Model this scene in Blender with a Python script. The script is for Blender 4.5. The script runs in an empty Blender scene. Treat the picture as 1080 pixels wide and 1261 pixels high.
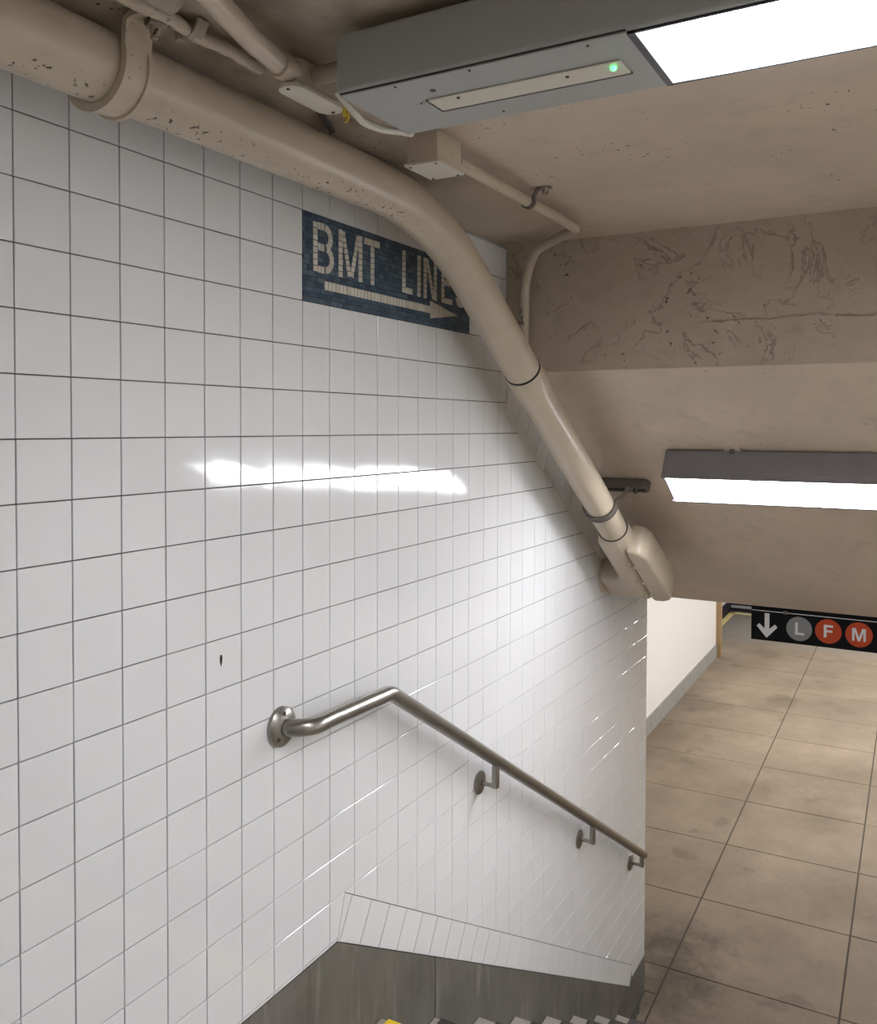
import bpy, bmesh, math, random
from mathutils import Vector, Matrix, Euler
random.seed(7)
C = bpy.context.scene.collection
SC = bpy.context.scene

# ------------------------------------------------------------------ camera
cam_data = bpy.data.cameras.new('camera')
cam = bpy.data.objects.new('camera', cam_data); C.objects.link(cam)
cam_data.sensor_fit = 'HORIZONTAL'; cam_data.sensor_width = 36.0
cam_data.lens = 36.0 * 1081.94 / 1080.0
cam_data.shift_y = (551.9 - 630.5) / 1080.0
cam_data.clip_start = 0.02
yaw, pitch, roll = -1.0554, -0.0241, -0.0024
Rm = Matrix.Rotation(yaw, 3, 'Z') @ Matrix.Rotation(pitch, 3, 'X') @ Matrix.Rotation(roll, 3, 'Y')
cx, cf, cu = Rm.col[0], Rm.col[1], Rm.col[2]
M4 = Matrix(((cx[0], cu[0], -cf[0], -0.9188), (cx[1], cu[1], -cf[1], -1.3233), (cx[2], cu[2], -cf[2], 1.4919), (0, 0, 0, 1)))
cam.matrix_world = M4
SC.camera = cam

# ------------------------------------------------------------------ world, exposure, lamps out of view
world = bpy.data.worlds.new('world'); SC.world = world; world.use_nodes = True
world.node_tree.nodes['Background'].inputs[0].default_value = (0.8, 0.85, 0.9, 1)
world.node_tree.nodes['Background'].inputs[1].default_value = 0.02
vs = SC.view_settings
vs.view_transform = 'Standard'; vs.look = 'None'; vs.gamma = 1.0; vs.use_curve_mapping = False
vs.exposure = 0.45
LENS_UPPER, LENS_LOWER = 20.0, 27.0

def area_lamp(name, loc, rot, sx, sy, power, color=(1, 0.97, 0.93)):
    d = bpy.data.lights.new(name, 'AREA'); d.shape = 'RECTANGLE'; d.size = sx; d.size_y = sy
    d.energy = power; d.color = color
    o = bpy.data.objects.new(name, d); C.objects.link(o); o.location = loc; o.rotation_euler = rot
    return o
# ceiling lamps of the lower corridor and of the mezzanine behind the viewer (all outside the frame)
for k, xx in enumerate((6.3, 8.3, 10.3, 12.3)):
    area_lamp('corridor_lamp', (xx, -0.9, 1.0), (0, 0, 0), 0.18, 1.3, 50, (1, 0.985, 0.965))
area_lamp('landing_lamp', (-1.7, -1.6, 2.06), (0, 0, 0), 0.2, 1.3, 5, (0.97, 0.98, 1.0))

# ------------------------------------------------------------------ node helpers / materials
def new_mat(name):
    m = bpy.data.materials.new(name); m.use_nodes = True
    nt = m.node_tree; b = nt.nodes['Principled BSDF']
    return m, nt, b
def nd(nt, t, **kw):
    n = nt.nodes.new(t)
    for k, v in kw.items(): setattr(n, k, v)
    return n
def pos(nt):
    return nd(nt, 'ShaderNodeNewGeometry').outputs['Position']
def noise(nt, scale, detail=4, rough=0.55, vec=None, dist=0.0):
    n = nd(nt, 'ShaderNodeTexNoise'); n.inputs['Scale'].default_value = scale
    n.inputs['Detail'].default_value = detail; n.inputs['Roughness'].default_value = rough
    n.inputs['Distortion'].default_value = dist
    nt.links.new(vec if vec is not None else pos(nt), n.inputs['Vector'])
    return n.outputs['Fac']
def ramp(nt, fac, stops):
    r = nd(nt, 'ShaderNodeValToRGB'); e = r.color_ramp.elements
    while len(e) < len(stops): e.new(0.5)
    for el, (p, c) in zip(e, stops):
        el.position = p; el.color = c if len(c) == 4 else (*c, 1)
    nt.links.new(fac, r.inputs[0]); return r.outputs[0]
def step(nt, fac, lo, hi):
    m = nd(nt, 'ShaderNodeMapRange'); m.inputs[1].default_value = lo; m.inputs[2].default_value = hi
    nt.links.new(fac, m.inputs[0]); return m.outputs[0]
def mth(nt, op, a, b):
    m = nd(nt, 'ShaderNodeMath', operation=op)
    for i, v in enumerate((a, b)):
        if v is None: continue
        if isinstance(v, (int, float)): m.inputs[i].default_value = v
        else: nt.links.new(v, m.inputs[i])
    return m.outputs[0]
def mix(nt, fac, a, b):
    m = nd(nt, 'ShaderNodeMix', data_type='RGBA')
    if isinstance(fac, (int, float)): m.inputs[0].default_value = fac
    else: nt.links.new(fac, m.inputs[0])
    for i, v in ((6, a), (7, b)):
        if isinstance(v, tuple): m.inputs[i].default_value = (*v, 1) if len(v) == 3 else v
        else: nt.links.new(v, m.inputs[i])
    return m.outputs[2]
def bump(nt, b, h, strength=0.2, dist=0.01):
    n = nd(nt, 'ShaderNodeBump'); n.inputs['Strength'].default_value = strength; n.inputs['Distance'].default_value = dist
    nt.links.new(h, n.inputs['Height']); nt.links.new(n.outputs[0], b.inputs['Normal'])
def near(nt, pt, r0, r1):
    """1 close to a point, 0 away from it"""
    v = nd(nt, 'ShaderNodeVectorMath', operation='DISTANCE'); nt.links.new(pos(nt), v.inputs[0]); v.inputs[1].default_value = pt
    return step(nt, v.outputs['Value'], r1, r0)
def simple(name, col, rough=0.5, metal=0.0, spec=0.5, var=0.0, bscale=0, bstr=0.1):
    m, nt, b = new_mat(name)
    b.inputs['Roughness'].default_value = rough; b.inputs['Metallic'].default_value = metal
    b.inputs['Specular IOR Level'].default_value = spec
    b.inputs['Base Color'].default_value = (*col, 1)
    if var:
        f = noise(nt, 9, 5)
        nt.links.new(mix(nt, f, tuple(c * (1 - var) for c in col), tuple(min(1, c * (1 + var)) for c in col)), b.inputs['Base Color'])
    if bscale: bump(nt, b, noise(nt, bscale, 4), bstr, 0.004)
    return m

def paint(name, col, rough=0.5, specks=0.62, speck_amount=1.0, cracks=0.0, dirt_shade=None, lumps=0.25, speck_scale=75, under=False):
    m, nt, b = new_mat(name)
    base = mix(nt, step(nt, noise(nt, 2.2, 5), 0.3, 0.7), tuple(c * 0.9 for c in col), tuple(min(1, c * 1.06) for c in col))
    base = mix(nt, step(nt, noise(nt, 11, 6, 0.65), 0.52, 0.75), base, tuple(c * 0.83 for c in col))
    hs = noise(nt, 26, 5, 0.5)
    # small chips where the paint has come off, in clusters
    if speck_amount > 0:
        s1 = step(nt, noise(nt, speck_scale, 2, 0.5), specks - (0.015 if under else 0), specks + 0.03)
        s2 = step(nt, noise(nt, 5, 3), 0.52, 0.6)
        if under:        # drips and blisters sit on the underside of the pipe
            sz = nd(nt, 'ShaderNodeSeparateXYZ'); nt.links.new(nd(nt, 'ShaderNodeNewGeometry').outputs['Normal'], sz.inputs[0])
            s2 = mth(nt, 'MULTIPLY', step(nt, sz.outputs[2], -0.62, -0.85), step(nt, noise(nt, 4, 3), 0.30, 0.44))
            sx_ = nd(nt, 'ShaderNodeSeparateXYZ'); nt.links.new(pos(nt), sx_.inputs[0])
            s2 = mth(nt, 'MULTIPLY', s2, step(nt, sx_.outputs[0], 1.15, 0.85))
        sp = mth(nt, 'MULTIPLY', mth(nt, 'MULTIPLY', s1, s2), speck_amount)
        base = mix(nt, sp, base, (0.035, 0.028, 0.02))
        hs = mth(nt, 'SUBTRACT', hs, sp)
    if cracks > 0:
        a = noise(nt, 5.5, 6, 0.62, dist=0.6)
        line = step(nt, mth(nt, 'ABSOLUTE', mth(nt, 'SUBTRACT', a, 0.5), None), 0.010, 0.0)
        mask = step(nt, noise(nt, 3.6, 3), 0.47, 0.58)
        cr = mth(nt, 'MULTIPLY', mth(nt, 'MULTIPLY', line, mask), cracks)
        base = mix(nt, mth(nt, 'MULTIPLY', cr, 0.32), base, (0.12, 0.095, 0.07))
        sz_ = nd(nt, 'ShaderNodeSeparateXYZ'); nt.links.new(pos(nt), sz_.inputs[0])       # ragged edge of an old patch
        hz = mth(nt, 'ADD', sz_.outputs[2], mth(nt, 'MULTIPLY', noise(nt, 9, 5, 0.6), 0.05))
        seam = mth(nt, 'MULTIPLY', step(nt, mth(nt, 'ABSOLUTE', mth(nt, 'SUBTRACT', hz, 1.825 + 0.025), None), 0.0045, 0.0012), step(nt, sz_.outputs[1], -0.66, -0.72))
        cr = mth(nt, 'MAXIMUM', cr, mth(nt, 'MULTIPLY', seam, step(nt, noise(nt, 14, 3), 0.4, 0.5)))
        base = mix(nt, mth(nt, 'MULTIPLY', seam, 0.3), base, (0.12, 0.095, 0.07))
        plate = step(nt, a, 0.49, 0.51)
        hs = mth(nt, 'ADD', mth(nt, 'MULTIPLY', hs, 0.5), mth(nt, 'MULTIPLY', mth(nt, 'MULTIPLY', plate, mask), 1.2 * cracks))
        hs = mth(nt, 'SUBTRACT', hs, cr)
    if dirt_shade:  # dark patches: dirt together with shade painted into the colour
        for pt, r0, r1 in dirt_shade:
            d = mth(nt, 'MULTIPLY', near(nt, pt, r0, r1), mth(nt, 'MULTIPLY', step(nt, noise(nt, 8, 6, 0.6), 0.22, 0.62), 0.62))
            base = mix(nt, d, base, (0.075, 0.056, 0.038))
    nt.links.new(base, b.inputs['Base Color'])
    b.inputs['Roughness'].default_value = rough
    bump(nt, b, hs, lumps, 0.006)
    return m

BEIGE = (0.63, 0.52, 0.405)
MAT = {}
MAT['ceiling_paint'] = paint('ceiling_paint', BEIGE, 0.5, 0.68, 1.0, 0.0, [((0.13, -0.50, 2.12), 0.08, 0.34), ((0.62, -0.22, 2.12), 0.04, 0.3), ((0.25, -0.22, 2.12), 0.04, 0.26), ((-0.1, -0.30, 2.12), 0.05, 0.35), ((0.95, -0.2, 2.12), 0.02, 0.24), ((1.84, -0.06, 2.1), 0.03, 0.2)], 0.2)  # dirt at the lamp corner; dirt and painted shade along the wall
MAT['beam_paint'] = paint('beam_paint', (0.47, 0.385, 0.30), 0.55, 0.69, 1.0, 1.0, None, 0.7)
MAT['soffit_paint'] = paint('soffit_paint', BEIGE, 0.45, 0.71, 0.8, 0.0, None, 0.12)
MAT['pipe_paint'] = paint('pipe_paint', (0.56, 0.475, 0.36), 0.3, 0.64, 1.0, 0.0, None, 0.07, 95, True)
MAT['smooth_paint'] = paint('smooth_paint', (0.56, 0.475, 0.36), 0.33, 0.7, 0.5, 0.0, None, 0.08)
MAT['dirty_paint'] = paint('dirty_paint', (0.37, 0.31, 0.235), 0.65, 0.56, 0.9, 0.0, None, 0.6, 130)
MAT['gritty_paint'] = paint('gritty_paint', (0.54, 0.46, 0.36), 0.7, 0.6, 0.8, 0.0, None, 1.0, 150)
MAT['grey_paint'] = simple('grey_paint', (0.36, 0.36, 0.345), 0.42, 0, 0.5, 0.06, 60, 0.04)
MAT['lamp_grey'] = simple('lamp_grey', (0.20, 0.185, 0.19), 0.45, 0, 0.5, 0.06, 60, 0.04)
MAT['bright_cover'] = simple('bright_cover', (0.62, 0.57, 0.48), 0.4, 0, 0.5, 0.06, 70, 0.1)
MAT['dark_groove'] = simple('dark_groove', (0.03, 0.026, 0.022), 0.8)
MAT['joint_brown'] = simple('joint_brown', (0.05, 0.038, 0.028), 0.9)
MAT['pale_cement'] = simple('pale_cement', (0.25, 0.24, 0.22), 0.7, var=0.25, bscale=40, bstr=0.2)
MAT['strut_grey'] = simple('strut_grey', (0.16, 0.14, 0.125), 0.5, 0.3, 0.5, 0.15, 60, 0.15)
MAT['screw_dark'] = simple('screw_dark', (0.09, 0.08, 0.07), 0.5, 0.6)
MAT['black_frame'] = simple('black_frame', (0.015, 0.013, 0.02), 0.4)
MAT['sign_black'] = simple('sign_black', (0.006, 0.006, 0.007), 0.6, 0, 0.15)
MAT['sign_white'] = simple('sign_white', (0.80, 0.80, 0.80), 0.5)
MAT['sign_grey'] = simple('sign_grey', (0.28, 0.285, 0.29), 0.5, 0, 0.3)
MAT['sign_orange'] = simple('sign_orange', (0.58, 0.075, 0.022), 0.5, 0, 0.3)
MAT['yellow_tag'] = simple('yellow_tag', (0.62, 0.45, 0.03), 0.5)
MAT['white_cable'] = simple('white_cable', (0.58, 0.54, 0.46), 0.45, var=0.1)
MAT['step_yellow'] = simple('step_yellow', (0.75, 0.52, 0.02), 0.55, var=0.2, bscale=80, bstr=0.3)
MAT['step_black'] = simple('step_black', (0.04, 0.034, 0.03), 0.6, var=0.2, bscale=80, bstr=0.3)
MAT['corridor_wall'] = simple('corridor_wall', (0.78, 0.765, 0.74), 0.25, var=0.03)
MAT['plain_white'] = simple('plain_white', (0.78, 0.765, 0.73), 0.4, var=0.04)
MAT['navy_band'] = simple('navy_band', (0.016, 0.013, 0.022), 0.7, 0, 0.2)
MAT['grey_stripe'] = simple('grey_stripe', (0.25, 0.25, 0.27), 0.4)
MAT['yellow_strip'] = simple('yellow_strip', (0.55, 0.46, 0.2), 0.6, var=0.1)
MAT['ochre_post'] = simple('ochre_post', (0.30, 0.195, 0.098), 0.5, var=0.1)
MAT['chip_black'] = simple('chip_black', (0.012, 0.01, 0.01), 0.7)

def tile_mat(name, c0, c1, rough=0.09):
    m, nt, b = new_mat(name)
    oi = nd(nt, 'ShaderNodeObjectInfo'); gi = nd(nt, 'ShaderNodeNewGeometry')
    rnd = mth(nt, 'FRACT', mth(nt, 'ADD', oi.outputs['Random'], gi.outputs['Random Per Island']), None)
    base = mix(nt, rnd, c0, c1)
    base = mix(nt, mth(nt, 'MULTIPLY', step(nt, noise(nt, 190, 2), 0.735, 0.75), 0.5), base, (0.25, 0.2, 0.17))
    nt.links.new(base, b.inputs['Base Color'])
    b.inputs['Roughness'].default_value = rough
    b.inputs['Specular IOR Level'].default_value = 0.5
    bump(nt, b, noise(nt, 9, 2, 0.4), 0.12, 0.01)
    return m
MAT['tile_glaze'] = tile_mat('tile_glaze', (0.755, 0.755, 0.76), (0.775, 0.775, 0.78))
def grout_mat():
    m, nt, b = new_mat('grout')
    base = ramp(nt, noise(nt, 3.5, 5, 0.6), [(0.3, (0.035, 0.03, 0.032)), (0.5, (0.085, 0.078, 0.076)), (0.75, (0.17, 0.16, 0.152))])
    nt.links.new(base, b.inputs['Base Color']); b.inputs['Roughness'].default_value = 0.9
    return m
MAT['grout'] = grout_mat()
def mosaic_mat(name, stops, rough=0.3):
    m, nt, b = new_mat(name)
    gi = nd(nt, 'ShaderNodeNewGeometry')
    nt.links.new(ramp(nt, gi.outputs['Random Per Island'], stops), b.inputs['Base Color'])
    b.inputs['Roughness'].default_value = rough
    return m
MAT['blue_mosaic'] = mosaic_mat('blue_mosaic', [(0.0, (0.035, 0.062, 0.10)), (0.4, (0.06, 0.10, 0.145)), (0.75, (0.075, 0.115, 0.15)), (1.0, (0.11, 0.16, 0.2))])
MAT['cream_mosaic'] = mosaic_mat('cream_mosaic', [(0, (0.60, 0.55, 0.47)), (1, (0.74, 0.69, 0.6))])
MAT['mosaic_bed'] = simple('mosaic_bed', (0.035, 0.04, 0.055), 0.8)

def cement_mat():
    m, nt, b = new_mat('cement')
    base = ramp(nt, noise(nt, 3.2, 6, 0.6), [(0.3, (0.085, 0.078, 0.066)), (0.5, (0.135, 0.128, 0.108)), (0.72, (0.18, 0.165, 0.142))])
    # trickle marks: noise stretched along z
    mp = nd(nt, 'ShaderNodeMapping'); mp.inputs['Scale'].default_value = (14, 14, 1.6); nt.links.new(pos(nt), mp.inputs['Vector'])
    st = step(nt, noise(nt, 1.0, 4, 0.6, mp.outputs[0]), 0.56, 0.68)
    base = mix(nt, mth(nt, 'MULTIPLY', st, 0.55), base, (0.27, 0.255, 0.225))
    st2 = step(nt, noise(nt, 1.7, 4, 0.6, mp.outputs[0]), 0.58, 0.68)
    base = mix(nt, mth(nt, 'MULTIPLY', st2, 0.5), base, (0.075, 0.05, 0.036))
    nt.links.new(base, b.inputs['Base Color']); b.inputs['Roughness'].default_value = 0.55
    bump(nt, b, noise(nt, 40, 6), 0.25, 0.004)
    return m
MAT['cement'] = cement_mat()
def concrete_mat():
    m, nt, b = new_mat('concrete_floor')
    gi = nd(nt, 'ShaderNodeObjectInfo')
    base = ramp(nt, noise(nt, 1.1, 7, 0.62), [(0.34, (0.145, 0.108, 0.074)), (0.5, (0.195, 0.149, 0.105)), (0.66, (0.245, 0.190, 0.136))])
    base = mix(nt, mth(nt, 'MULTIPLY', gi.outputs['Random'], 0.16), base, (0.15, 0.122, 0.092))
    base = mix(nt, mth(nt, 'MULTIPLY', step(nt, noise(nt, 22, 6, 0.7), 0.5, 0.75), 0.3), base, (0.10, 0.08, 0.06))
    base = mix(nt, mth(nt, 'MULTIPLY', step(nt, noise(nt, 2.6, 4, 0.5), 0.62, 0.68), 0.4), base, (0.085, 0.066, 0.048))
    # pale plaster scuffs
    base = mix(nt, mth(nt, 'MULTIPLY', step(nt, noise(nt, 4.2, 6, 0.7), 0.66, 0.74), 0.45), base, (0.23, 0.19, 0.148))
    # damp stain at the foot of the stairs and two dried puddles further on
    for pt, r0, r1, a in (((3.85, 0.02, -1.53), 0.22, 0.44, 0.6), ((4.25, -0.02, -1.53), 0.12, 0.36, 0.55), ((3.62, -0.12, -1.53), 0.16, 0.34, 0.4), ((4.0, -0.12, -1.53), 0.1, 0.3, 0.45),
                          ((9.35, 0.12, -1.53), 0.10, 0.22, 0.38), ((8.8, 0.7, -1.53), 0.2, 0.32, 0.3)):
        d = nd(nt, 'ShaderNodeVectorMath', operation='DISTANCE'); nt.links.new(pos(nt), d.inputs[0]); d.inputs[1].default_value = pt
        wob = mth(nt, 'ADD', d.outputs['Value'], mth(nt, 'MULTIPLY', mth(nt, 'SUBTRACT', noise(nt, 5, 6, 0.62), 0.5), 0.7))
        base = mix(nt, mth(nt, 'MULTIPLY', mth(nt, 'MULTIPLY', step(nt, wob, r1, r0), step(nt, noise(nt, 7, 7, 0.7), 0.25, 0.6)), a), base, (0.066, 0.052, 0.038))
    # grime along the corridor wall
    sx = nd(nt, 'ShaderNodeSeparateXYZ'); nt.links.new(pos(nt), sx.inputs[0])
    g = mth(nt, 'MULTIPLY', step(nt, sx.outputs[1], 0.75, 1.15), step(nt, noise(nt, 3, 5), 0.35, 0.65))
    base = mix(nt, mth(nt, 'MULTIPLY', g, 0.55), base, (0.13, 0.115, 0.1))
    g2 = step(nt, sx.outputs[0], 11.6, 12.4)
    base = mix(nt, mth(nt, 'MULTIPLY', g2, 0.8), base, (0.165, 0.155, 0.14))
    nt.links.new(base, b.inputs['Base Color']); b.inputs['Roughness'].default_value = 0.7; b.inputs['Specular IOR Level'].default_value = 0.2
    bump(nt, b, noise(nt, 55, 6), 0.15, 0.003)
    return m
MAT['concrete_floor'] = concrete_mat()
MAT['step_concrete'] = simple('step_concrete', (0.31, 0.285, 0.25), 0.7, var=0.35, bscale=60, bstr=0.3)
def steel_mat():
    m, nt, b = new_mat('brushed_steel')
    b.inputs['Metallic'].default_value = 1.0
    nt.links.new(mix(nt, noise(nt, 14, 5), (0.24, 0.225, 0.205), (0.42, 0.40, 0.37)), b.inputs['Base Color'])
    b.inputs['Roughness'].default_value = 0.33
    bump(nt, b, noise(nt, 160, 3), 0.05, 0.001)
    return m
MAT['brushed_steel'] = steel_mat()
def lens_mat(name, strength, col=(0.96, 0.975, 1.025)):
    m, nt, b = new_mat(name)
    b.inputs['Base Color'].default_value = (0.8, 0.8, 0.8, 1); b.inputs['Roughness'].default_value = 0.3
    b.inputs['Emission Color'].default_value = (*col, 1); b.inputs['Emission Strength'].default_value = strength
    return m

# ------------------------------------------------------------------ object helpers
WORLD_LOC = {}
def empty(name, loc, label=None, cat=None, group=None, kind=None):
    o = bpy.data.objects.new(name, None); C.objects.link(o); o.empty_display_size = 0.05
    o.location = loc; WORLD_LOC[o.name] = Vector(loc); tag(o, label, cat, group, kind)
    return o
def tag(o, label=None, cat=None, group=None, kind=None):
    for k, v in (('label', label), ('category', cat), ('group', group), ('kind', kind)):
        if v: o[k] = v
    return o
def link_mesh(name, me, mat, parent=None, origin=None, smooth=None):
    if mat is not None and not me.materials: me.materials.append(MAT[mat] if isinstance(mat, str) else mat)
    if smooth is not None:
        me.polygons.foreach_set('use_smooth', [True] * len(me.polygons)); me.set_sharp_from_angle(angle=math.radians(smooth))
    if origin is None:
        vs_ = [v.co for v in me.vertices]
        lo = Vector((min(v[i] for v in vs_) for i in range(3))); hi = Vector((max(v[i] for v in vs_) for i in range(3)))
        origin = (lo + hi) / 2
    origin = Vector(origin)
    me.transform(Matrix.Translation(-origin))
    o = bpy.data.objects.new(name, me); C.objects.link(o)
    place(o, origin, parent)
    return o
def place(o, loc, parent):
    loc = Vector(loc)
    if parent is not None:
        o.parent = parent; o.location = loc - WORLD_LOC[parent.name]
    else: o.location = loc
    WORLD_LOC[o.name] = loc
def mesh_of(name, verts, faces):
    me = bpy.data.meshes.new(name); me.from_pydata([tuple(v) for v in verts], [], faces); me.update(); return me
def bm_mesh(name, bm):
    bmesh.ops.recalc_face_normals(bm, faces=bm.faces[:])
    me = bpy.data.meshes.new(name); bm.to_mesh(me); bm.free(); return me

def add_box(bm, lo, hi, bevel=0.0, seg=2):
    r = bmesh.ops.create_cube(bm, size=1.0)
    vs_ = r['verts']
    for v in vs_:
        v.co = Vector([lo[i] + (v.co[i] + 0.5) * (hi[i] - lo[i]) for i in range(3)])
    if bevel > 0:
        es = list({e for v in vs_ for e in v.link_edges})
        bmesh.ops.bevel(bm, geom=es, offset=bevel, segments=seg, profile=0.5, affect='EDGES')
def box(name, lo, hi, mat, parent=None, bevel=0.0, seg=2):
    bm = bmesh.new(); add_box(bm, lo, hi, bevel, seg)
    return link_mesh(name, bm_mesh(name, bm), mat, parent, smooth=35 if bevel else None)
def add_prism(bm, poly, fn, d0, d1):
    """poly: 2-D outline; fn(a, b, d) -> 3-D point"""
    a = [bm.verts.new(fn(p[0], p[1], d0)) for p in poly]; b = [bm.verts.new(fn(p[0], p[1], d1)) for p in poly]
    n = len(poly); fs = [bm.faces.new(a), bm.faces.new(b[::-1])]
    for i in range(n): fs.append(bm.faces.new((a[i], b[i], b[(i + 1) % n], a[(i + 1) % n])))
    return fs
def prism(name, poly, fn, d0, d1, mat, parent=None, bevel=0.0, seg=2):
    bm = bmesh.new(); add_prism(bm, poly, fn, d0, d1)
    bmesh.ops.recalc_face_normals(bm, faces=bm.faces[:])
    if bevel: bmesh.ops.bevel(bm, geom=bm.edges[:], offset=bevel, segments=seg, profile=0.5, affect='EDGES')
    return link_mesh(name, bm_mesh(name, bm), mat, parent, smooth=40 if bevel else None)
def frames(path):
    P = [Vector(p) for p in path]; T = []
    for i in range(len(P)):
        a = P[max(i - 1, 0)]; b = P[min(i + 1, len(P) - 1)]; T.append((b - a).normalized())
    up = Vector((0, 0, 1)) if abs(T[0].z) < 0.9 else Vector((0, 1, 0))
    N = (up - T[0] * up.dot(T[0])).normalized(); out = []
    for i in range(len(P)):
        if i: N = (N - T[i] * N.dot(T[i])).normalized()
        out.append((P[i], T[i], N, T[i].cross(N)))
    return out
def add_tube(bm, path, rad, seg=20, cap=True):
    rs = rad if isinstance(rad, (list, tuple)) else [rad] * len(path)
    rings = []
    for (p, t, n, b), r in zip(frames(path), rs):
        rings.append([bm.verts.new(p + (n * math.cos(2 * math.pi * k / seg) + b * math.sin(2 * math.pi * k / seg)) * r) for k in range(seg)])
    for a, c in zip(rings, rings[1:]):
        for k in range(seg): bm.faces.new((a[k], a[(k + 1) % seg], c[(k + 1) % seg], c[k]))
    if cap: bm.faces.new(rings[0][::-1]); bm.faces.new(rings[-1])
def tube(name, path, rad, mat, parent=None, seg=20, cap=True):
    bm = bmesh.new(); add_tube(bm, path, rad, seg, cap)
    return link_mesh(name, bm_mesh(name, bm), mat, parent, smooth=40)
def add_band(bm, path, wdir, width, thick):
    """a flat strap: path of points, width along wdir, thickness across"""
    W = Vector(wdir).normalized() * width / 2; P = [Vector(p) for p in path]; rings = []
    for i in range(len(P)):
        t = (P[min(i + 1, len(P) - 1)] - P[max(i - 1, 0)]).normalized(); n = t.cross(W).normalized() * thick / 2
        rings.append([bm.verts.new(P[i] + s * W + q * n) for s, q in ((-1, -1), (1, -1), (1, 1), (-1, 1))])
    for a, c in zip(rings, rings[1:]):
        for k in range(4): bm.faces.new((a[k], a[(k + 1) % 4], c[(k + 1) % 4], c[k]))
    bm.faces.new(rings[0][::-1]); bm.faces.new(rings[-1])
def bend(pts, radii, n=10):
    """polyline with rounded corners"""
    P = [Vector(p) for p in pts]; out = [P[0]]
    for i in range(1, len(P) - 1):
        r = radii[i - 1]; a = (P[i - 1] - P[i]).normalized(); b = (P[i + 1] - P[i]).normalized()
        ang = a.angle(b); t = min(r / math.tan(ang / 2), (P[i - 1] - P[i]).length * (0.98 if i == 1 else 0.49), (P[i + 1] - P[i]).length * (0.98 if i == len(P) - 2 else 0.49))
        r = t * math.tan(ang / 2); c = P[i] + (a + b).normalized() * (r / math.sin(ang / 2))
        s = P[i] + a * t - c; e = P[i] + b * t - c
        om = s.angle(e); L = s.length
        for k in range(n + 1):
            f = k / n
            w0, w1 = ((1 - f), f) if om < 1e-4 else (math.sin((1 - f) * om) / math.sin(om), math.sin(f * om) / math.sin(om))
            out.append(c + s * w0 + e * w1)
    out.append(P[-1]); return out
XZ = lambda a, b, d: Vector((a, d, b))      # outline in the wall plane, depth along y
def clip(poly, a, b, c):
    """keep the side a*x + b*z <= c"""
    out = []
    for i in range(len(poly)):
        p, q = poly[i], poly[(i + 1) % len(poly)]; dp, dq = a * p[0] + b * p[1] - c, a * q[0] + b * q[1] - c
        if dp <= 0: out.append(p)
        if (dp < 0 < dq) or (dq < 0 < dp):
            t = dp / (dp - dq); out.append((p[0] + t * (q[0] - p[0]), p[1] + t * (q[1] - p[1])))
    res = []
    for p in out:
        if not res or math.hypot(p[0] - res[-1][0], p[1] - res[-1][1]) > 1e-4: res.append(p)
    if len(res) > 1 and math.hypot(res[0][0] - res[-1][0], res[0][1] - res[-1][1]) < 1e-4: res.pop()
    return res
def area(poly):
    return 0.5 * sum(poly[i][0] * poly[(i + 1) % len(poly)][1] - poly[(i + 1) % len(poly)][0] * poly[i][1] for i in range(len(poly)))
def inset(poly, d):
    if area(poly) < 0: poly = poly[::-1]
    n = len(poly); out = list(poly)
    for i in range(n):
        p, q = poly[i], poly[(i + 1) % n]; ex, ez = q[0] - p[0], q[1] - p[1]; L = math.hypot(ex, ez)
        if L < 1e-6: continue
        nx, nz = ez / L, -ex / L               # outward
        out = clip(out, nx, nz, nx * p[0] + nz * p[1] - d)
        if len(out) < 3: return []
    return out
def piece_verts(poly, f_front, f_back, bev=0.0011):
    """bevelled flat piece; f(a, b, depth)->point with depth 0 at the face, growing into the wall; returns verts, faces"""
    if area(poly) < 0: poly = poly[::-1]
    inner = []
    n = len(poly)
    cxp = sum(p[0] for p in poly) / n; czp = sum(p[1] for p in poly) / n
    for p in poly:                                  # move every corner inwards
        dx, dz = cxp - p[0], czp - p[1]; L = math.hypot(dx, dz) or 1
        inner.append((p[0] + dx / L * bev * 1.4, p[1] + dz / L * bev * 1.4))
    vs_ = [f_front(*p) for p in inner] + [f_back(p[0], p[1], bev * 0.8) for p in poly] + [f_back(p[0], p[1], 0.0045) for p in poly]
    fs = [list(range(n))]
    for r in (0, n):
        for i in range(n):
            j = (i + 1) % n; fs.append([r + i, r + n + i, r + n + j, r + j])
    return vs_, fs

# ------------------------------------------------------------------ setting: wall with tiles
T = 0.108; GAP = 0.0022; Z0 = 1.47; YB = 0.0042
LAND, LOW = -0.148, -1.53
CEIL = 2.125; BEAM_X = 1.90; CORNER = 3.672
sof = lambda x: 1.69 - 0.615 * (x - 1.89)
cap_hi = lambda x: 1.471 - 0.63 * (x - 2.004)     # joint between field tiles and the border under the soffit
bas_hi = lambda x: 0.279 - 0.6155 * (x - 0.929)   # joint between field tiles and the border over the plinth
bas_lo = lambda x: 0.167 - 0.608 * (x - 0.894)    # foot of that border

wall_left = prism('wall_left', [(-2.6, -1.7), (CORNER - 0.004, -1.7), (CORNER - 0.004, 0.60), (BEAM_X + 0.02, 1.69), (BEAM_X + 0.02, CEIL + 0.02), (-2.6, CEIL + 0.02)],
                  XZ, YB, 0.16, 'grout')
tag(wall_left, 'white square tiled stairway wall with dark grout lines', kind='structure')
CAMP = Vector((-0.9188, -1.3233, 1.4919))

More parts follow.
